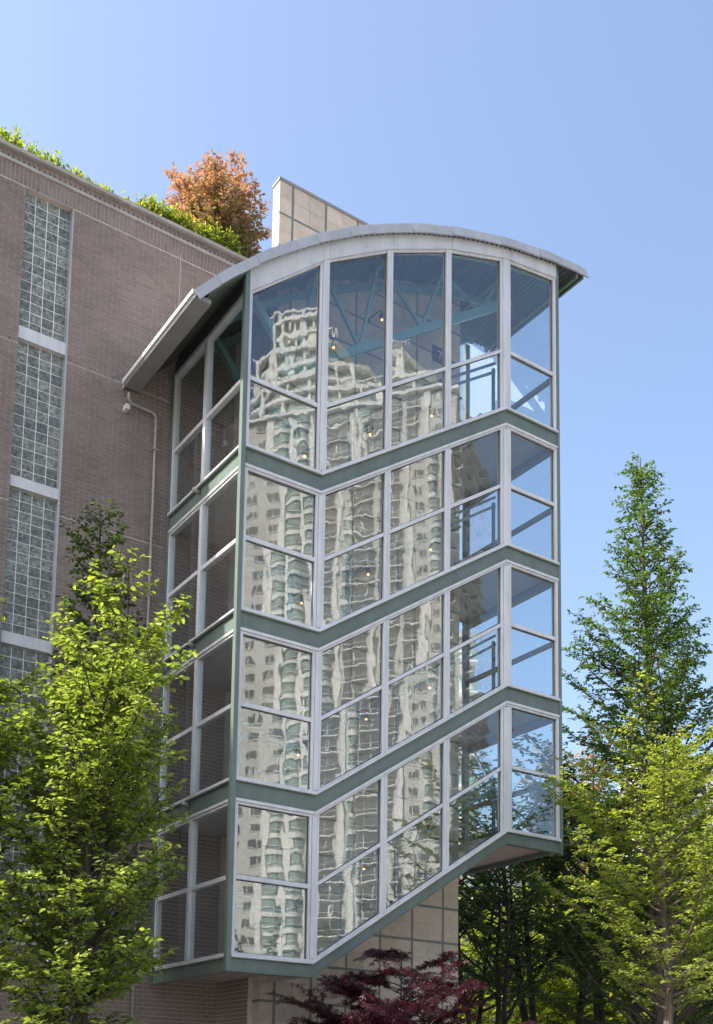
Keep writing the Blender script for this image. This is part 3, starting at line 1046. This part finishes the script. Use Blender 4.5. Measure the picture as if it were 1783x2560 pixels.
def grow(name, label, cat, base, H, radius, first, nprim, elev, leaf, mats, seed=1, lean=(0, 0), trunk_r=0.1,
         twig=0.45, twig_gap=0.14, leaf_gap=0.045, shape='oval', curve=0.35, group=None, droop=0.2, stems=1,
         spread=None, flat=0.5, jitter=0.25, rtop=0.0, inner=0.2, tones=(0, 1), htone=0.0, vary=0.0):
    """A tree: tapering trunk(s), limbs with side twigs, leaves set alternately along the twigs."""
    g = np.random.default_rng(seed)
    V, F = [], []
    P, Dd, Nn, Sz, Rn = [], [], [], [], []
    t = thing(name, label, cat, base, group)
    stemlist = []
    for s in range(stems):
        az = 2 * math.pi * s / max(1, stems) + g.uniform(0, 1)
        off = 0.0 if stems == 1 else (spread or 0.5)
        pts = []
        for i in range(13):
            u = i / 12
            wob = g.normal(0, 0.02 * H / 8, 2) if 0 < i < 12 else np.zeros(2)
            hh = H * (1.0 if s == 0 else g.uniform(0.75, 0.92)) * u
            pts.append(np.array([lean[0] * u + off * math.cos(az) * u ** 0.8 + wob[0], lean[1] * u + off * math.sin(az) * u ** 0.8 + wob[1], hh]))
        tube_np(V, F, pts, [max(0.008, trunk_r * (1 - 0.9 * (i / 12)) * (1.15 if i == 0 else 1) / math.sqrt(stems)) for i in range(13)], 9)
        stemlist.append(np.array(pts))
    for i in range(nprim):
        pts = stemlist[i % stems]
        u = first + (0.985 - first) * ((i + g.uniform(-0.4, 0.4)) / nprim)
        u = min(max(u, first * 0.9), 0.985)
        idx = u * 12
        i0 = min(int(idx), 11)
        o = pts[i0] + (pts[i0 + 1] - pts[i0]) * (idx - i0)
        az = i * 2.39996 + g.uniform(-0.5, 0.5)
        rad = radius((u - first) / (1 - first)) * g.uniform(0.72 - vary, 1.12 + vary * 0.4) + rtop
        e = elev(u) if callable(elev) else elev
        e += g.uniform(-0.15, 0.15)
        n = 7
        br_ = [o]
        d = np.array([math.cos(az) * math.cos(e), math.sin(az) * math.cos(e), math.sin(e)])
        Ln = rad / max(0.35, math.cos(e))
        for j in range(n):
            d = d + np.array([0, 0, curve * 0.12]) + g.normal(0, 0.07, 3)
            d /= np.linalg.norm(d)
            br_.append(br_[-1] + d * Ln / n)
        br_ = np.array(br_)
        rb = max(0.006, trunk_r * 0.32 * (1 - u * 0.75))
        tube_np(V, F, br_, [rb * (1 - 0.85 * j / n) + 0.003 for j in range(n + 1)], 5)
        nt = max(3, int(Ln * (1 - inner) / twig_gap))
        for q in range(nt):
            v = inner + (1 - inner) * (q + g.uniform(0, 0.9)) / nt
            v = min(v, 0.999)
            j0 = min(int(v * n), n - 1)
            s0 = br_[j0] + (br_[j0 + 1] - br_[j0]) * (v * n - j0)
            bd = br_[j0 + 1] - br_[j0]
            bd /= np.linalg.norm(bd)
            side = np.cross(bd, [0, 0, 1])
            side /= (np.linalg.norm(side) + 1e-9)
            a = g.uniform(-0.9, 0.9) + (0 if q % 2 else math.pi)
            td = bd * g.uniform(0.35, 0.9) + side * math.cos(a) * g.uniform(0.5, 1.1) + np.array([0, 0, math.sin(a) * (1 - flat) + g.uniform(-0.1, 0.25)])
            td /= np.linalg.norm(td)
            tl = twig * g.uniform(0.5, 1.15) * (1.15 - 0.45 * v)
            t1 = s0 + td * tl * 0.5
            t2 = t1 + (td + np.array([0, 0, -droop])) * tl * 0.5
            tube_np(V, F, [s0, t1, t2], [0.006, 0.004, 0.002], 3)
            m_ = max(3, int(tl / leaf_gap))
            ww = (np.arange(m_) + g.uniform(0, 1, m_)) / m_
            pos = np.where(ww[:, None] < 0.5, s0 + (t1 - s0) * (ww[:, None] * 2), t1 + (t2 - t1) * (ww[:, None] * 2 - 1))
            sd = np.cross(td, [0, 0, 1])
            sd /= (np.linalg.norm(sd) + 1e-9)
            sgn = np.where(np.arange(m_) % 2, 1.0, -1.0)[:, None]
            dr = td * 0.55 + sd * sgn * 0.8 + np.array([0, 0, -droop]) + g.normal(0, jitter, (m_, 3))
            nr = np.array([0, 0, 1.0]) + g.normal(0, 0.45, (m_, 3))
            P.append(pos + g.normal(0, 0.012, (m_, 3)))
            Dd.append(dr)
            Nn.append(nr)
            Sz.append(leaf * g.uniform(0.6, 1.2, m_))
            tone = g.uniform(-0.18, 0.18)
            Rn.append(np.clip(tones[0] + (tones[1] - tones[0]) * (g.uniform(0, 1, m_) * 0.75 + 0.12 + tone) * (1 - htone) + htone * np.clip(pos[:, 2] / H * 1.3 - 0.25 + g.normal(0, 0.2, m_), 0, 1), 0, 1))
    me = bpy.data.meshes.new('trunk')
    me.from_pydata([tuple(map(float, v)) for v in V], [], F)
    me.polygons.foreach_set('use_smooth', [True] * len(me.polygons))
    me.materials.append(mats[0])
    link('trunk', me, t)
    link('crown', leaves_mesh('crown', np.concatenate(P), np.concatenate(Dd), np.concatenate(Nn), np.concatenate(Sz), np.concatenate(Rn), shape, mats[1]), t)
    return t


def copy_tree(o, loc, rz, sc, label, group=None):
    c = o.copy()
    col.objects.link(c)
    c.location = loc
    c.rotation_euler = (0, 0, rz)
    c.scale = (sc, sc, sc)
    c['label'] = label
    if group:
        c['group'] = group
    for ch in list(o.children):
        k = ch.copy()
        col.objects.link(k)
        k.parent = c
    return c


def ground_at(px, py, w):
    p = at(px, py, w)
    return (float(p[0]), float(p[1]), 0.0)


oval = lambda p: (lambda u: p * (0.55 + 0.9 * math.sin(math.pi * min(1, u * 0.9 + 0.08)) ** 0.8 - 0.45) if u < 0.97 else 0.25 * p)
# street trees in front of the brick wall
bl = ground_at(175, 2500, 15.2)
hb = lambda u: 1.42 * max(0.22, math.sin(math.pi * min(0.985, 0.16 + u * 0.80)) ** 0.75)
t1 = grow('hornbeam_tree', 'bright sunlit leafy tree in front of the brick wall, left of the stair tower', 'tree', bl, 8.75, hb, 0.24, 140,
          lambda u: 0.32 + 0.40 * u, 0.10, (M['darkbark'], M['leaf_bright']), seed=3, lean=(0.22, -0.1), trunk_r=0.11, twig=0.42, twig_gap=0.062,
          leaf_gap=0.028, shape='hex', stems=3, spread=0.35, droop=0.35, flat=0.45, group='street trees')
b2 = ground_at(-175, 2500, 15.0)
t2 = copy_tree(t1, b2, 2.1, 1.03, 'tree cut by the left edge of the photo, its boughs crossing the glass-block window', 'street trees')
bd_ = ground_at(262, 1500, 19.0)
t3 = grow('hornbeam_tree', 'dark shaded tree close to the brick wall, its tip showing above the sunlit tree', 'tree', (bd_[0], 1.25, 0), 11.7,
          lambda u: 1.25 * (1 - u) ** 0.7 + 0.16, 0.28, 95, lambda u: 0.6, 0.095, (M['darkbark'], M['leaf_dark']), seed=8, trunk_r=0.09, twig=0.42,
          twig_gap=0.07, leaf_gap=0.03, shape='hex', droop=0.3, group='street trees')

# tall pyramidal tree to the right
pb = at(1656, 2560, 29.5)
t4 = grow('pyramid_tree', 'tall pyramidal tree with a straight trunk standing right of the stair tower', 'tree', (float(pb[0]), float(pb[1]), 0), 19.35,
          lambda u: 5.4 * (1 - u) ** 1.2 + 0.05, 0.14, 190, lambda u: 0.36 + 0.4 * u, 0.12, (M['bark'], M['leaf_pyr']), seed=12, lean=(-0.35, 0.1),
          trunk_r=0.19, twig=0.72, twig_gap=0.105, leaf_gap=0.030, shape='hex', droop=0.3, flat=0.5, curve=0.25, vary=0.14, inner=0.25)
# bright tree in front of it
lb_ = ground_at(1668, 2560, 21.0)
t4b = grow('locust_tree', 'bright yellow-green tree with fine leaves and a bare grey trunk at the lower right', 'tree', lb_, 7.9,
           lambda u: 2.35 * (0.5 + 0.5 * math.sin(math.pi * min(1.0, 0.15 + 0.8 * u))), 0.42, 84, lambda u: 0.30 + 0.3 * u, 0.095, (M['bark'], M['leaf_locust']), seed=17,
           trunk_r=0.135, twig=0.55, twig_gap=0.10, leaf_gap=0.024, shape='hex', droop=0.3, flat=0.8, curve=0.2, vary=0.3)

# shaded trees behind the stone wall
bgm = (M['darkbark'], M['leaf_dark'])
def dome(r):
    return lambda u: r * (0.35 + 0.65 * math.sin(math.pi * min(1.0, 0.12 + 0.83 * u)))
q = ground_at(1240, 2560, 29.0)
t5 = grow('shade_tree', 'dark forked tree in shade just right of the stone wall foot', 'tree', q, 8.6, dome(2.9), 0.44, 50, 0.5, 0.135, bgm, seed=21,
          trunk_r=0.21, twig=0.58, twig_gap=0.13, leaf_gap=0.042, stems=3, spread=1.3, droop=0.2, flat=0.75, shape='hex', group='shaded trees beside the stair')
shade = [((1375, 31.5), 1.3, 1.3, 'dark crooked tree in shade below the overhanging landing corner'),
         ((1510, 33.0), 3.0, 1.35, 'dark forked tree in shade left of the tall straight trunk'),
         ((1740, 36.0), 4.4, 1.0, 'dark tree in shade at the right edge behind the tall straight trunk'),
         ((1140, 34.0), 5.2, 1.12, 'dark tree in shade seen behind the lower right edge of the stone wall')]
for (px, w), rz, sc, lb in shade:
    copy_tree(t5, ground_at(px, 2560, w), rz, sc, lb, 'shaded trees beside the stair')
q = ground_at(1450, 2560, 46.0)
t6 = grow('park_tree', 'sunlit yellow-green tree far behind the shaded trees, middle one', 'tree', q, 9.5, dome(4.2), 0.06, 95, 0.35, 0.21, (M['darkbark'], M['leaf_far']), seed=31,
          trunk_r=0.2, twig=0.9, twig_gap=0.15, leaf_gap=0.06, droop=0.2, flat=0.5, stems=2, spread=1.0, group='sunlit trees in the distance')
far = [((1220, 45), 0.9, 0.95, 'sunlit yellow-green tree far behind the stone wall edge, leftmost of the distant ones'),
       ((1640, 47), 2.2, 1.1, 'sunlit yellow-green tree far behind the tall straight trunk'),
       ((1810, 43), 3.7, 1.2, 'sunlit yellow-green tree far off at the right edge'),
       ((1335, 52), 5.0, 1.25, 'sunlit yellow-green tree farthest off between the distant ones')]
for (px, w), rz, sc, lb in far:
    copy_tree(t6, ground_at(px, 2560, w), rz, sc, lb, 'sunlit trees in the distance')
q = ground_at(1440, 2560, 52.0)
grow('copper_tree', 'pale copper-leaved tree showing through the gaps of the tall pyramidal tree', 'tree', q, 17.5, dome(3.2), 0.5, 50, 0.5, 0.22, (M['bark'], M['leaf_copperfar']), seed=35,
     trunk_r=0.2, twig=0.8, twig_gap=0.18, leaf_gap=0.07, droop=0.2)

# purple japanese maple at the foot of the stone wall
q = ground_at(1005, 2560, 19.3)
mp_ = grow('japanese_maple', 'purple-leaved japanese maple in front of the stone wall foot', 'tree', q, 4.25, lambda u: 2.25 * (0.25 + 0.75 * (1 - u) ** 0.6) * (0.55 + 0.45 * min(1, u * 3)), 0.30, 115, 0.36, 0.11,
           (M['darkbark'], M['leaf_maple']), seed=41, trunk_r=0.09, twig=0.42, twig_gap=0.065, leaf_gap=0.026, shape='palm', stems=3, spread=0.75, droop=0.35, flat=0.85, curve=-0.1, inner=0.3)

# roof garden: copper shrub, hedge and scattered plants behind the parapet
q = at(542, 640, 25.0)
ph = grow('photinia_shrub', 'rounded copper-red shrub on the roof above the parapet', 'shrub', (float(q[0]), float(q[1]), 18.75), 3.2, lambda u: 1.0 * (0.30 + 0.80 * math.sin(math.pi * min(1, 0.20 + 0.72 * u))), 0.05, 130, 0.45, 0.10,
          (M['darkbark'], M['leaf_photinia']), seed=51, trunk_r=0.05, twig=0.34, twig_gap=0.05, leaf_gap=0.022, stems=3, spread=0.6, droop=0.05, flat=0.2, shape='hex', htone=0.6)


def hedge(name, label, loc, lx, ly, lz, n, leaf, seed, group=None, mat='leaf_hedge'):
    g = np.random.default_rng(seed)
    t = thing(name, label, 'hedge' if 'hedge' in name else 'plant', loc, group)
    V, F = [], []
    P, Dd = [], []
    for i in range(n):
        c = np.array([g.uniform(-lx, lx), g.uniform(-ly, ly), 0])
        hgt = lz * g.uniform(0.45, 1.0)
        tip = c + np.array([g.normal(0, 0.1), g.normal(0, 0.1), hgt])
        tube_np(V, F, [c, (c + tip) / 2 + g.normal(0, 0.02, 3), tip], [0.008, 0.006, 0.003], 3)
        m_ = int(10 + 16 * hgt)
        u = g.uniform(0.1, 1.0, m_)
        P.append(c + (tip - c) * u[:, None] + g.normal(0, 0.05, (m_, 3)))
        dd = g.normal(0, 1, (m_, 3))
        dd[:, 2] = np.abs(dd[:, 2]) * 0.6
        Dd.append(dd)
    P, Dd = np.concatenate(P), np.concatenate(Dd)
    nn = g.normal(0, 0.5, P.shape) + np.array([-0.2, -0.2, 1.0])
    me = bpy.data.meshes.new('stems')
    me.from_pydata([tuple(map(float, v)) for v in V], [], F)
    me.materials.append(M['darkbark'])
    link('stems', me, t)
    link('foliage', leaves_mesh('foliage', P, Dd, nn, leaf * g.uniform(0.6, 1.2, len(P)), g.uniform(0, 1, len(P)), 'hex', M[mat]), t)
    return t


hedge('roof_hedge', 'clipped bright green hedge along the parapet in front of the copper shrub', (0.35, 3.36, 18.95), 1.15, 0.12, 0.92, 420, 0.085, 61)
for (x, lx, hz, n, lb) in ((-3.45, 0.14, 0.55, 22, 'small green plant above the parapet at the far left'), (-2.75, 0.22, 0.5, 30, 'bushy green plant above the parapet, over the glass-block window'),
                           (-2.15, 0.12, 0.38, 14, 'low green sprig above the parapet, right of the bushy one'), (-1.65, 0.14, 0.40, 14, 'pale green sprig above the parapet, midway to the copper shrub'),
                           (-1.2, 0.16, 0.32, 16, 'thin green sprig above the parapet, third before the copper shrub'), (-0.65, 0.25, 0.36, 26, 'green trailing plant above the parapet just left of the hedge')):
    hedge('parapet_plant', lb, (x, 3.36, 19.0), lx * 1.4, 0.07, hz + 0.2, n * 2 + 16, 0.095, int(70 + x * 10), 'plants along the parapet')

# ------------------------------------------------------------------ buildings beyond
# pale low concrete block behind the right-hand trees
def block_building(name, label, loc, rz, sx, sy, sz, mat, floors, colsn, group=None):
    t = thing(name, label, 'building', loc, group)
    t.rotation_euler = (0, 0, rz)
    MB().box(-sx / 2, sx / 2, 0, sy, 0, sz).build('wall', mat, t)
    MB().box(-sx / 2 - 0.2, sx / 2 + 0.2, -0.2, sy + 0.2, sz, sz + 0.5).build('roof', M['twall'], t)
    fh = sz / floors
    wme = MB().box(-0.75, 0.75, -0.06, 0.05, 0, fh * 0.5).mesh('window', M['win'])
    bme = MB().box(-1.4, 1.4, -1.3, -0.01, -0.12, 0.06).mesh('balcony', M['cream2'])
    for f in range(floors):
        for c in range(colsn):
            x = -sx / 2 + sx * (c + 0.5) / colsn
            link('window', wme, t, (x, 0, fh * (f + 0.3)))
            if c % 2 == 0:
                bb = link('balcony', bme, t, (x, 0, fh * (f + 0.1)))
                MB().box(-1.4, 1.4, -1.3, -1.27, 0.06, 1.0).build('balustrade', M['gwin'], bb)
    return t


p = at(1345, 2130, 64.0)
block_building('concrete_block', 'pale concrete building low behind the trees, seen through the lowest right pane', (float(p[0]), float(p[1]), 0), R(-28), 9, 8, 16.2, M['concrete'], 4, 3)
p = at(1090, 2000, 110.0)
block_building('balcony_tower', 'far grey tower with glass balconies glimpsed right of the stone wall through the panes', (float(p[0]), float(p[1]), 0), R(-34), 7.5, 10, 47, M['twall'], 15, 3)
p = at(1735, 1900, 90.0)
block_building('pale_building', 'pale far building showing in gaps of foliage at the right edge', (float(p[0]), float(p[1]), 0), R(-40), 9, 9, 28.5, M['concrete'], 9, 3)

# apartment tower across the street: seen mirrored in the glazing
apt = thing('apartment_tower', 'cream high-rise apartment tower with green glass bays, mirrored in the stair glazing', 'building', (106.1, -125.0, 0))
apt.rotation_euler = (0, 0, math.atan2(-0.8, -0.6))   # local +x runs left along the sunlit face as mirrored, local -y looks out of it
FH, NF, LT, SD = 3.0, 41, 44.0, 30.0


def apart(mb, name, mat, kind=None, parent=None):
    o = mb.build(name, mat, parent or apt)
    if kind:
        o['kind'] = kind
    return o


HT = FH * NF
# which way is outward: determined so that local y<0 is the lit face
core = MB().box(0, LT, 0.0, SD, 0, HT)
apart(core, 'wall', M['cream'])
def rounded(x0, x1, y0, y1, z0, z1, n=40):
    cx_, cy2, a_, b_ = (x0 + x1) / 2, (y0 + y1) / 2, (x1 - x0) / 2, (y1 - y0) / 2
    pts = []
    for i_ in range(n):
        t_ = 2 * math.pi * i_ / n
        c_, s2 = math.cos(t_), math.sin(t_)
        pts.append((cx_ + a_ * math.copysign(abs(c_) ** 0.6, c_), cy2 + b_ * math.copysign(abs(s2) ** 0.6, s2)))
    mb = MB()
    mb.add([(x, y, z0) for x, y in pts] + [(x, y, z1) for x, y in pts],
           [tuple(range(n - 1, -1, -1)), tuple(range(n, 2 * n))] + [(i_, (i_ + 1) % n, (i_ + 1) % n + n, i_ + n) for i_ in range(n)])
    return mb
for st, (xa, xb, ya, yb) in enumerate(((8, LT - 2, 0.5, SD - 4), (14, LT - 4, 1.5, SD - 6), (20, LT - 7, 2.5, SD - 8))):
    zb_ = HT + 0.4 + st * 6.2
    apart(rounded(xa, xb, ya, yb, zb_, zb_ + 5.6), 'upper_storeys', M['gwin'])
    apart(rounded(xa - 0.9, xb + 0.9, ya - 0.9, yb + 0.9, zb_ + 2.6, zb_ + 3.3), 'roof_slab', M['cream2'])
    apart(rounded(xa - 1.1, xb + 1.1, ya - 1.1, yb + 1.1, zb_ + 5.55, zb_ + 6.35), 'roof_slab', M['cream2'])
    for i_ in range(8):
        xx = xa + 2 + (xb - xa - 4) * i_ / 7
        apart(MB().box(xx - 0.35, xx + 0.35, ya - 0.5, ya + 0.8, zb_, zb_ + 5.5), 'pier', M['cream2'])
apart(MB().box(-0.6, LT + 0.6, -0.8, SD + 0.6, HT - 0.2, HT + 0.4), 'roof_slab', M['cream2'])
rl = MB()
for x in np.arange(20, LT - 7, 1.2):
    rl.box(x, x + 0.14, 3.0, 3.14, HT + 19.2, HT + 21.2)
rl.box(20, LT - 7, 3.0, 3.14, HT + 21.0, HT + 21.25)
for x in np.arange(8, LT - 4, 1.2):
    rl.box(x, x + 0.12, 1.0, 1.12, HT + 6.7, HT + 8.0)
rl.box(8, LT - 4, 1.0, 1.12, HT + 7.9, HT + 8.1)
apart(rl, 'roof_railing', M['cream2'])
# curved bay columns of green glass with cream sill bands
for s0, s1, dep in ((1.9, 3.7, 1.0), (26.0, 29.0, 1.5), (29.9, 32.9, 0.7), (15.9, 17.3, 0.9)):
    n = 7
    pr = [(s0 + (s1 - s0) * i / (n - 1), -dep * math.sin(math.pi * i / (n - 1)) ** 0.6 - 0.02) for i in range(n)]
    def ring(sc, z0, z1):
        mb = MB()
        c = (s0 + s1) / 2
        pts = [((x - c) * sc + c, y * sc - (0.12 if sc > 1 else 0)) for x, y in pr]
        pts = [(pts[0][0], 0.05)] + pts + [(pts[-1][0], 0.05)]
        k = len(pts)
        vs = [(x, y, z0) for x, y in pts] + [(x, y, z1) for x, y in pts]
        mb.add(vs, [tuple(range(k)), tuple(range(2 * k - 1, k - 1, -1))] + [(i, i + k, (i + 1) % k + k, (i + 1) % k) for i in range(k)])
        return mb
    bay = apart(ring(1.0, 4, HT - 1), 'bay_column', M['gwin'])
    me = ring(1.12, 0, 0.75).mesh('bay_sill', M['cream2'])
    me2 = ring(1.03, 0, 0.12).mesh('bay_rail', M['cream2'])
    for f in range(1, NF):
        link('bay_sill', me, bay, (0, 0, f * FH - 0.5))
        link('bay_rail', me2, bay, (0, 0, f * FH + 0.9))
# windows: dark panes set in the wall, balconies with slabs
cols = [(4.6, 6.0, 'w'), (8.6, 11.0, 'b'), (12.1, 15.6, 'b'), (19.6, 23.9, 'b'), (34.4, 36.4, 'w'), (38.6, 40.4, 'w')]
restw = MB()
rests = MB()
nw = 0
me_cache = {}
for f in range(NF - 1, 0, -1):
    z = f * FH
    for s0, s1, kd in cols:
        h0, h1 = (0.9, 2.3) if kd == 'w' else (0.25, 2.55)
        if nw < 120:
            key = (s0, kd)
            if key not in me_cache:
                mb = MB().box(0, s1 - s0, -0.03, 0.05, 0, h1 - h0)
                me_cache[key] = mb.mesh('window', M['win'])
            wobj = link('window', me_cache[key], apt, (s0, 0, z + h0))
            nw += 1
            fr = MB()
            fr.box((s1 - s0) / 2 - 0.06, (s1 - s0) / 2 + 0.06, -0.09, -0.031, 0, h1 - h0)
            fr.box(-0.08, s1 - s0 + 0.08, -0.12, -0.031, -0.12, 0.0)
            k2 = ('f', s0)
            if k2 not in me_cache:
                me_cache[k2] = fr.mesh('window_frame', M['cream2'])
            link('window_frame', me_cache[k2], wobj)
        else:
            restw.box(s0, s1, -0.03, 0.05, z + h0, z + h1)
            rests.box((s0 + s1) / 2 - 0.06, (s0 + s1) / 2 + 0.06, -0.09, -0.031, z + h0, z + h1)
            rests.box(s0 - 0.08, s1 + 0.08, -0.12, -0.031, z + h0 - 0.12, z + h0)
        if kd == 'b':
            rests.box(s0 - 0.1, s1 + 0.1, -0.6, -0.02, z - 0.05, z + 0.16)
            rests.box(s0 - 0.1, s1 + 0.1, -0.6, -0.55, z + 1.0, z + 1.06)
apart(restw, 'window_glazing', M['win'], 'stuff')
apart(rests, 'balcony_slabs', M['cream2'], 'stuff')
for s in (7.2, 18.4, 25.0, 29.45, 33.6):
    apart(MB().box(s - 0.45, s + 0.45, -0.35, 0.0, 0, HT - 0.25), 'pier', M['cream2'])
# shaded return side with deep balconies (local x < 0 looks out)
sb = MB()
sw = MB()
for f in range(1, NF):
    z = f * FH
    for a, b in ((2, 9), (12, 19), (21.5, 28)):
        sb.box(-1.3, -0.02, a, b, z - 0.1, z + 0.15)
        sb.box(-1.3, -1.25, a, b, z + 0.95, z + 1.05)
        for y in np.arange(a, b + 0.1, 1.75):
            sb.box(-1.3, -1.2, y - 0.05, y + 0.05, z + 0.15, z + 0.95)
        sw.box(-0.03, 0.05, a + 0.3, b - 0.3, z + 0.2, z + 2.6)
apart(sb, 'side_balconies', M['cream2'], 'stuff')
apart(sw, 'side_glazing', M['win'], 'stuff')

# street trees across the road, seen only in the panes
r1 = at(930, 2560, 38.0)
copy_tree(t5, (float(r1[0]), -float(r1[1]), 0), 0.7, 0.85, 'tree across the street mirrored in the lowest flight panes', 'street trees across the road')
r2 = at(690, 2560, 40.0)
copy_tree(t5, (float(r2[0]), -float(r2[1]), 0), 2.0, 0.78, 'tree across the street mirrored in the lowest left landing pane', 'street trees across the road')
r3 = at(1190, 2560, 36.0)
copy_tree(t5, (float(r3[0]), -float(r3[1]), 0), 3.3, 0.7, 'tree across the street mirrored in the lowest right panes', 'street trees across the road')
